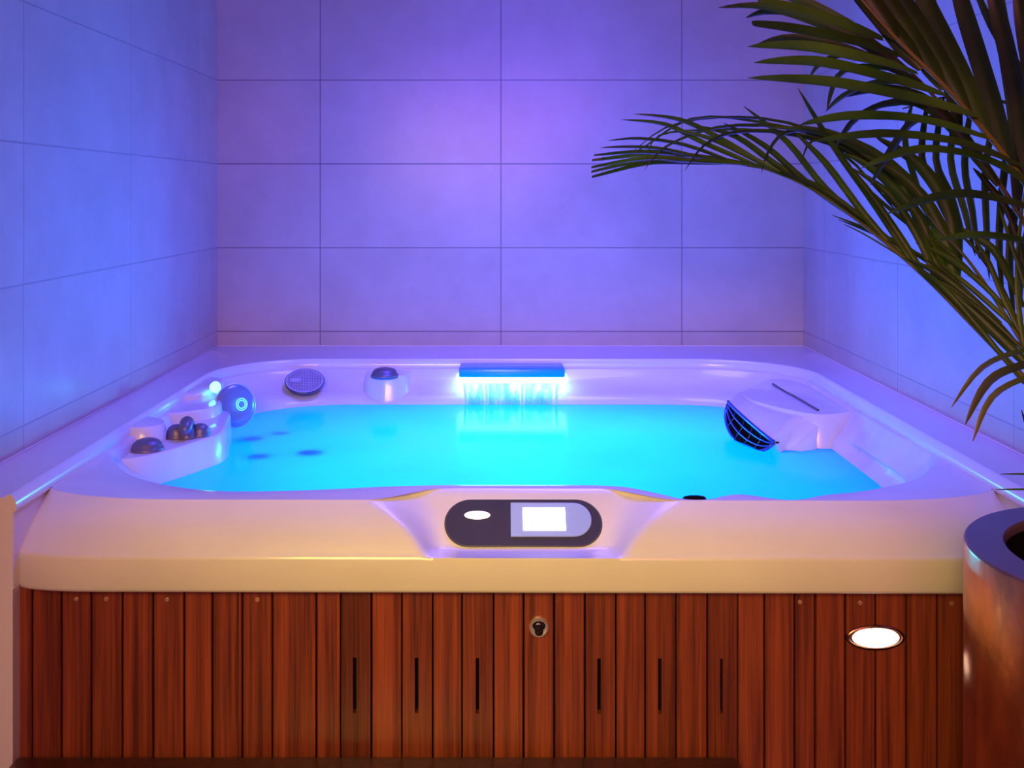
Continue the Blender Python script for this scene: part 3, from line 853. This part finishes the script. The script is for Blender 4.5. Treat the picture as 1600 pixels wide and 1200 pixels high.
def frond(label, rachis, leaflets, rr=.006, auto=None):
    R = P3(rachis) if not isinstance(rachis[0], Vector) else rachis
    Rc = catmull(R, 8)
    bm = bmesh.new(); tube(bm, Rc, lambda t: rr * (1 - .8 * t), 10)
    fr = link('frond', bm, M['stem'], palm, True)
    bm = bmesh.new()
    for lf in leaflets:
        pts, w = lf[0], lf[1]
        leaflet(bm, P3(pts), w, dry=lf[2] if len(lf) > 2 else .0, blunt=lf[3] if len(lf) > 3 else 0)
    if auto: auto(bm, Rc)
    lo = link('leaflets', bm, M['leaf'], fr)
    return fr
base = PC + Vector((0, 0, PT - .25))
def from_base(dx, dy, seq):
    return [base + Vector((dx, dy, 0))] + P3(seq)
# upper frond, nearest the viewer, broad blades reaching left
fA = frond('a', from_base(-.02, -.03, [(1700, 560, 1.45), (1668, 400, 1.42), (1590, 270, 1.40), (1490, 150, 1.39), (1400, 60, 1.39), (1330, -20, 1.40), (1260, -110, 1.42)]), [
    ([(1380, 62, 1.39), (1300, 36, 1.36), (1240, 18, 1.34), (1184, 6, 1.33)], .024, 0, .55),
    ([(1405, 88, 1.39), (1330, 66, 1.36), (1240, 48, 1.33), (1176, 39, 1.31)], .022, 0, .5),
    ([(1435, 116, 1.39), (1360, 96, 1.35), (1260, 76, 1.32), (1168, 73, 1.30)], .024),
    ([(1478, 150, 1.39), (1390, 126, 1.35), (1280, 100, 1.31), (1178, 98, 1.29)], .024),
    ([(1530, 184, 1.39), (1440, 160, 1.35), (1300, 132, 1.30), (1168, 122, 1.27)], .025),
    ([(1560, 222, 1.40), (1440, 190, 1.34), (1330, 184, 1.30), (1248, 196, 1.28)], .021),
    ([(1600, 262, 1.40), (1500, 226, 1.35), (1380, 212, 1.30), (1266, 222, 1.27)], .021),
    ([(1640, 310, 1.41), (1545, 254, 1.36), (1440, 236, 1.31), (1345, 263, 1.28)], .021),
    ([(1690, 365, 1.42), (1590, 322, 1.36), (1490, 306, 1.32), (1384, 335, 1.29)], .021),
    ([(1700, 410, 1.43), (1620, 383, 1.37), (1530, 370, 1.33), (1460, 377, 1.30)], .019),
    ([(1400, 60, 1.39), (1350, -10, 1.40), (1300, -70, 1.42)], .026),
    ([(1440, 108, 1.39), (1370, 20, 1.41), (1300, -60, 1.44)], .026),
    ([(1475, 140, 1.39), (1420, 50, 1.42), (1350, -60, 1.46)], .0235),
    ([(1515, 180, 1.40), (1460, 80, 1.43), (1390, -30, 1.48), (1350, -90, 1.50)], .0245),
    ([(1548, 218, 1.40), (1500, 110, 1.44), (1440, -10, 1.49), (1410, -70, 1.5)], .0245),
    ([(1580, 258, 1.40), (1545, 140, 1.44), (1505, 10, 1.49), (1485, -60, 1.5)], .0245),
    ([(1610, 290, 1.41), (1592, 160, 1.45), (1560, 20, 1.50), (1540, -60, 1.5)], .0235),
    ([(1640, 320, 1.41), (1625, 180, 1.45), (1600, 40, 1.50), (1585, -60, 1.5)], .0235),
])
# second frond just behind, broad blades rising steeply
fC = frond('c', from_base(.02, .03, [(1690, 560, 1.60), (1640, 420, 1.62), (1570, 300, 1.64), (1500, 200, 1.67), (1420, 110, 1.70), (1330, 40, 1.74), (1230, 10, 1.78)]), [
    ([(1440, 130, 1.69), (1330, 80, 1.70), (1240, 60, 1.72), (1185, 68, 1.74)], .016, .2),
    ([(1420, 110, 1.70), (1310, 50, 1.72), (1200, 12, 1.76), (1122, 12, 1.79)], .016, .2),
    ([(1400, 92, 1.71), (1290, 30, 1.74), (1210, 18, 1.77), (1165, 28, 1.79)], .018, .1),
    ([(1360, 60, 1.73), (1270, 10, 1.76), (1190, -20, 1.79)], .018),
    ([(1560, 290, 1.64), (1490, 200, 1.66), (1430, 160, 1.68), (1352, 172, 1.71)], .020),
    ([(1520, 230, 1.66), (1450, 160, 1.68), (1380, 140, 1.71), (1320, 152, 1.74)], .018),
    ([(1500, 200, 1.67), (1480, 100, 1.69), (1450, 0, 1.72), (1440, -60, 1.73)], .026),
    ([(1590, 330, 1.63), (1590, 200, 1.66), (1570, 60, 1.70), (1560, -40, 1.71)], .024),
    ([(1490, 190, 1.67), (1430, 190, 1.66), (1390, 240, 1.65), (1360, 290, 1.64)], .014, .15),
    ([(1470, 170, 1.68), (1400, 160, 1.67), (1340, 185, 1.66), (1305, 230, 1.65)], .014, .15),
    ([(1440, 130, 1.69), (1370, 130, 1.69), (1320, 150, 1.68), (1290, 175, 1.67)], .013, .15),
    ([(1420, 112, 1.70), (1350, 105, 1.70), (1310, 120, 1.70), (1292, 172, 1.69)], .012, .15),
    ([(1400, 95, 1.71), (1340, 85, 1.72), (1290, 95, 1.72), (1265, 120, 1.72)], .012, .15),
])
# blades hanging at the right, behind
fE = frond('e', from_base(.05, .05, [(1740, 420, 1.66), (1700, 280, 1.68), (1640, 200, 1.70), (1570, 160, 1.72), (1490, 150, 1.75), (1410, 170, 1.78)]), [
    ([(1650, 210, 1.70), (1625, 300, 1.69), (1600, 400, 1.68), (1590, 520, 1.68)], .014),
    ([(1615, 180, 1.705), (1592, 300, 1.70), (1578, 400, 1.69), (1586, 500, 1.69)], .013),
    ([(1590, 168, 1.71), (1570, 270, 1.70), (1562, 380, 1.70), (1568, 470, 1.70)], .012),
    ([(1560, 158, 1.72), (1541, 260, 1.71), (1542, 350, 1.71), (1546, 437, 1.71)], .011),
    ([(1520, 150, 1.73), (1508, 255, 1.72), (1520, 330, 1.72), (1530, 405, 1.72)], .011),
    ([(1500, 150, 1.74), (1486, 248, 1.73), (1508, 330, 1.73), (1524, 400, 1.73)], .011),
    ([(1475, 152, 1.75), (1463, 248, 1.74), (1488, 310, 1.74), (1508, 372, 1.74)], .011),
    ([(1450, 156, 1.76), (1441, 245, 1.75), (1462, 300, 1.75), (1488, 362, 1.75)], .011),
    ([(1425, 164, 1.77), (1415, 220, 1.77), (1430, 280, 1.77), (1455, 350, 1.77)], .010),
    ([(1660, 220, 1.70), (1600, 120, 1.72), (1550, 40, 1.76), (1510, -50, 1.8)], .014),
    ([(1690, 240, 1.69), (1640, 130, 1.71), (1600, 30, 1.74), (1575, -50, 1.78)], .016),
    ([(1600, 480, 1.64), (1560, 400, 1.65), (1530, 375, 1.66), (1500, 355, 1.67)], .012),
    ([(1610, 440, 1.64), (1580, 340, 1.65), (1545, 290, 1.66), (1520, 262, 1.67)], .010),
])
# the long frond arching left over the tub
fB = frond('b', from_base(-.05, .0, [(1660, 650, 1.55), (1600, 590, 1.58), (1520, 508, 1.62), (1440, 428, 1.66), (1340, 344, 1.72), (1260, 291, 1.77), (1180, 260, 1.82), (1100, 251, 1.87), (1030, 250, 1.91)]), [
    ([(1200, 264, 1.81), (1110, 248, 1.86), (1010, 238, 1.92), (928, 243, 1.98)], .010, .1, .3),
    ([(1180, 259, 1.82), (1100, 249, 1.87), (1010, 243, 1.92), (925, 251, 1.98)], .010, .15, .5),
    ([(1170, 258, 1.82), (1090, 251, 1.87), (1010, 248, 1.91), (924, 262, 1.97)], .010, .1, .5),
    ([(1150, 256, 1.83), (1080, 252, 1.87), (1010, 251, 1.91), (924, 269, 1.96)], .010, .1, .5),
    ([(1140, 256, 1.84), (1070, 254, 1.88), (1010, 256, 1.91), (925, 277, 1.96)], .010, .1, .5),
    ([(1120, 253, 1.86), (1040, 234, 1.90), (985, 230, 1.93), (938, 231, 1.96)], .007, .3),
    ([(1150, 255, 1.84), (1070, 227, 1.88), (1000, 217, 1.92), (950, 220, 1.95)], .007, .3),
    ([(1190, 262, 1.81), (1100, 224, 1.86), (1040, 195, 1.90), (970, 187, 1.94)], .009, .1),
    ([(1215, 270, 1.80), (1120, 214, 1.85), (1060, 187, 1.89), (990, 178, 1.93)], .009, .3),
    ([(1250, 286, 1.78), (1180, 250, 1.81), (1110, 217, 1.85), (1050, 202, 1.88)], .009),
    ([(1290, 308, 1.76), (1210, 256, 1.80), (1150, 214, 1.84), (1085, 196, 1.88)], .010),
    ([(1340, 344, 1.73), (1260, 285, 1.77), (1195, 228, 1.81), (1130, 192, 1.85)], .010),
    ([(1370, 366, 1.71), (1290, 295, 1.75), (1230, 222, 1.80), (1162, 166, 1.85)], .010),
    ([(1400, 392, 1.69), (1350, 335, 1.71), (1290, 255, 1.75), (1240, 205, 1.78)], .011),
    ([(1430, 418, 1.67), (1370, 325, 1.70), (1300, 225, 1.75), (1247, 138, 1.80)], .010),
    ([(1450, 438, 1.66), (1400, 360, 1.68), (1350, 290, 1.71), (1300, 232, 1.74)], .010),
    ([(1470, 455, 1.65), (1440, 380, 1.66), (1390, 305, 1.69), (1330, 262, 1.72)], .012),
    ([(1390, 384, 1.70), (1310, 318, 1.74), (1230, 272, 1.79), (1150, 252, 1.84)], .010),
    ([(1440, 424, 1.67), (1360, 352, 1.71), (1270, 288, 1.76), (1180, 256, 1.82)], .010),
    ([(1400, 330, 1.72), (1300, 226, 1.77), (1180, 190, 1.83), (1080, 186, 1.88), (1010, 228, 1.91), (988, 240, 1.92)], .005, .2),
    ([(1420, 330, 1.71), (1330, 236, 1.75), (1230, 200, 1.80), (1120, 200, 1.86), (1040, 230, 1.89), (1007, 266, 1.90)], .007, .2),
    ([(1440, 350, 1.70), (1340, 246, 1.74), (1240, 210, 1.79), (1150, 207, 1.83), (1100, 228, 1.85), (1070, 267, 1.86)], .008, .2),
    ([(1450, 350, 1.69), (1370, 262, 1.72), (1290, 210, 1.76), (1230, 207, 1.79), (1202, 235, 1.80), (1190, 270, 1.81)], .008, .2),
    ([(1460, 360, 1.69), (1390, 272, 1.71), (1320, 218, 1.75), (1270, 220, 1.77), (1253, 250, 1.78)], .007, .2),
    ([(1440, 340, 1.70), (1350, 242, 1.74), (1230, 192, 1.80), (1120, 184, 1.86), (1040, 200, 1.90), (988, 238, 1.92)], .005, .2),
    ([(1440, 350, 1.70), (1330, 240, 1.75), (1200, 206, 1.82), (1100, 204, 1.87), (1030, 212, 1.90), (1010, 246, 1.91)], .005, .2),
    ([(1480, 440, 1.66), (1460, 340, 1.68), (1390, 258, 1.71), (1290, 208, 1.76), (1200, 200, 1.80)], .019),
    ([(1495, 450, 1.65), (1490, 345, 1.67), (1440, 262, 1.69), (1365, 212, 1.72)], .021),
    ([(1500, 470, 1.64), (1478, 370, 1.66), (1425, 290, 1.68), (1345, 240, 1.71)], .018),
    ([(1480, 462, 1.65), (1455, 400, 1.66), (1430, 330, 1.68), (1400, 270, 1.70)], .016),
    ([(1490, 470, 1.64), (1440, 345, 1.67), (1370, 270, 1.71), (1320, 240, 1.73)], .014),
], rr=.0055)
# lower thin frond and its ochre stalks
fD = frond('d', from_base(-.06, .02, [(1680, 690, 1.52), (1620, 575, 1.56), (1560, 476, 1.60), (1515, 410, 1.63), (1475, 365, 1.65), (1440, 325, 1.67)]), [
    ([(1620, 585, 1.55), (1560, 526, 1.58), (1500, 470, 1.61), (1432, 421, 1.65)], 0.0155),
    ([(1600, 548, 1.56), (1540, 492, 1.59), (1490, 455, 1.62), (1450, 432, 1.64)], 0.0089),
    ([(1580, 525, 1.58), (1520, 470, 1.61), (1460, 425, 1.64), (1410, 402, 1.67)], 0.0089, .1),
    ([(1565, 505, 1.59), (1480, 432, 1.64), (1400, 378, 1.69), (1300, 336, 1.75)], 0.0067),
    ([(1550, 490, 1.60), (1460, 412, 1.65), (1380, 372, 1.70), (1310, 343, 1.75)], 0.0044),
    ([(1440, 424, 1.66), (1400, 396, 1.68), (1350, 366, 1.71), (1318, 350, 1.73)], 0.0022),
    ([(1590, 515, 1.58), (1540, 470, 1.60), (1500, 436, 1.62), (1470, 412, 1.64)], 0.0074),
    ([(1575, 485, 1.59), (1530, 440, 1.61), (1480, 402, 1.64), (1430, 380, 1.67)], 0.0081),
    ([(1560, 470, 1.60), (1490, 400, 1.64), (1430, 350, 1.68), (1375, 300, 1.71)], 0.0067),
    ([(1535, 440, 1.61), (1460, 380, 1.66), (1400, 335, 1.69), (1345, 285, 1.73)], 0.0067),
    ([(1605, 540, 1.56), (1570, 470, 1.58), (1545, 410, 1.60), (1520, 370, 1.62)], 0.0074),
    ([(1590, 500, 1.58), (1560, 440, 1.60), (1520, 385, 1.62), (1490, 360, 1.64)], 0.0052),
    ([(1600, 600, 1.56), (1530, 512, 1.59), (1470, 445, 1.62), (1425, 412, 1.66)], 0.0074),
], rr=.005)
fH = frond('h', from_base(-.05, .03, [(1670, 680, 1.52), (1610, 560, 1.56), (1570, 520, 1.58), (1510, 462, 1.62), (1455, 412, 1.66)]), [
    ([(1640, 620, 1.54), (1600, 530, 1.56), (1590, 420, 1.58), (1600, 300, 1.60)], 0.0074),
    ([(1650, 620, 1.53), (1620, 500, 1.55), (1580, 380, 1.58), (1560, 320, 1.60)], 0.0059),
    ([(1500, 452, 1.63), (1470, 420, 1.65), (1450, 385, 1.66), (1438, 340, 1.68)], 0.0104),
], rr=.0045)
# drooping blades at the right edge
fG = frond('g', from_base(-.02, -.05, [(1720, 700, 1.42), (1700, 600, 1.38), (1660, 550, 1.35)]), [
    ([(1670, 545, 1.36), (1600, 549, 1.34), (1535, 575, 1.33), (1487, 636, 1.33)], 0.0083, .75),
    ([(1680, 560, 1.36), (1600, 572, 1.33), (1545, 598, 1.32), (1508, 664, 1.31)], 0.0128, .9),
    ([(1690, 580, 1.36), (1610, 590, 1.33), (1550, 622, 1.31), (1520, 690, 1.30)], 0.0090, .9),
    ([(1700, 600, 1.38), (1660, 640, 1.36), (1620, 690, 1.34), (1596, 640, 1.32)], 0.0075),
    ([(1760, 760, 1.40), (1680, 748, 1.36), (1620, 742, 1.34), (1562, 741, 1.32)], 0.0045),
    ([(1780, 790, 1.40), (1690, 772, 1.36), (1630, 766, 1.34), (1555, 765, 1.32)], 0.0045),
])
# ------------------------------------------------------------------ ceiling lamps (out of the picture)
for (x, y, lab, mt) in ((.05, 2.5, 'round violet ceiling lamp above the tub', 'lampv'), (-.4, .2, 'round warm ceiling lamp in the front room', 'lamp')):
    bm = bmesh.new(); lathe(bm, (x, y, 2.6), (0, 0, -1), [(.07, 0), (.07, .012), (.055, .016), (.055, .010)], 32)
    t_ = link('ceiling_lamp', bm, M['steel'], None, True); tag(t_, lab, 'ceiling lamp')
    rebase(t_, (x, y, 2.6))
    bm = bmesh.new(); lathe(bm, (0, 0, -.01), (0, 0, -1), [(.05, 0), (.05, .003), (.01, .005)], 32)
    g_ = link('lamp_glass', bm, M[mt], None, True); g_.parent = t_
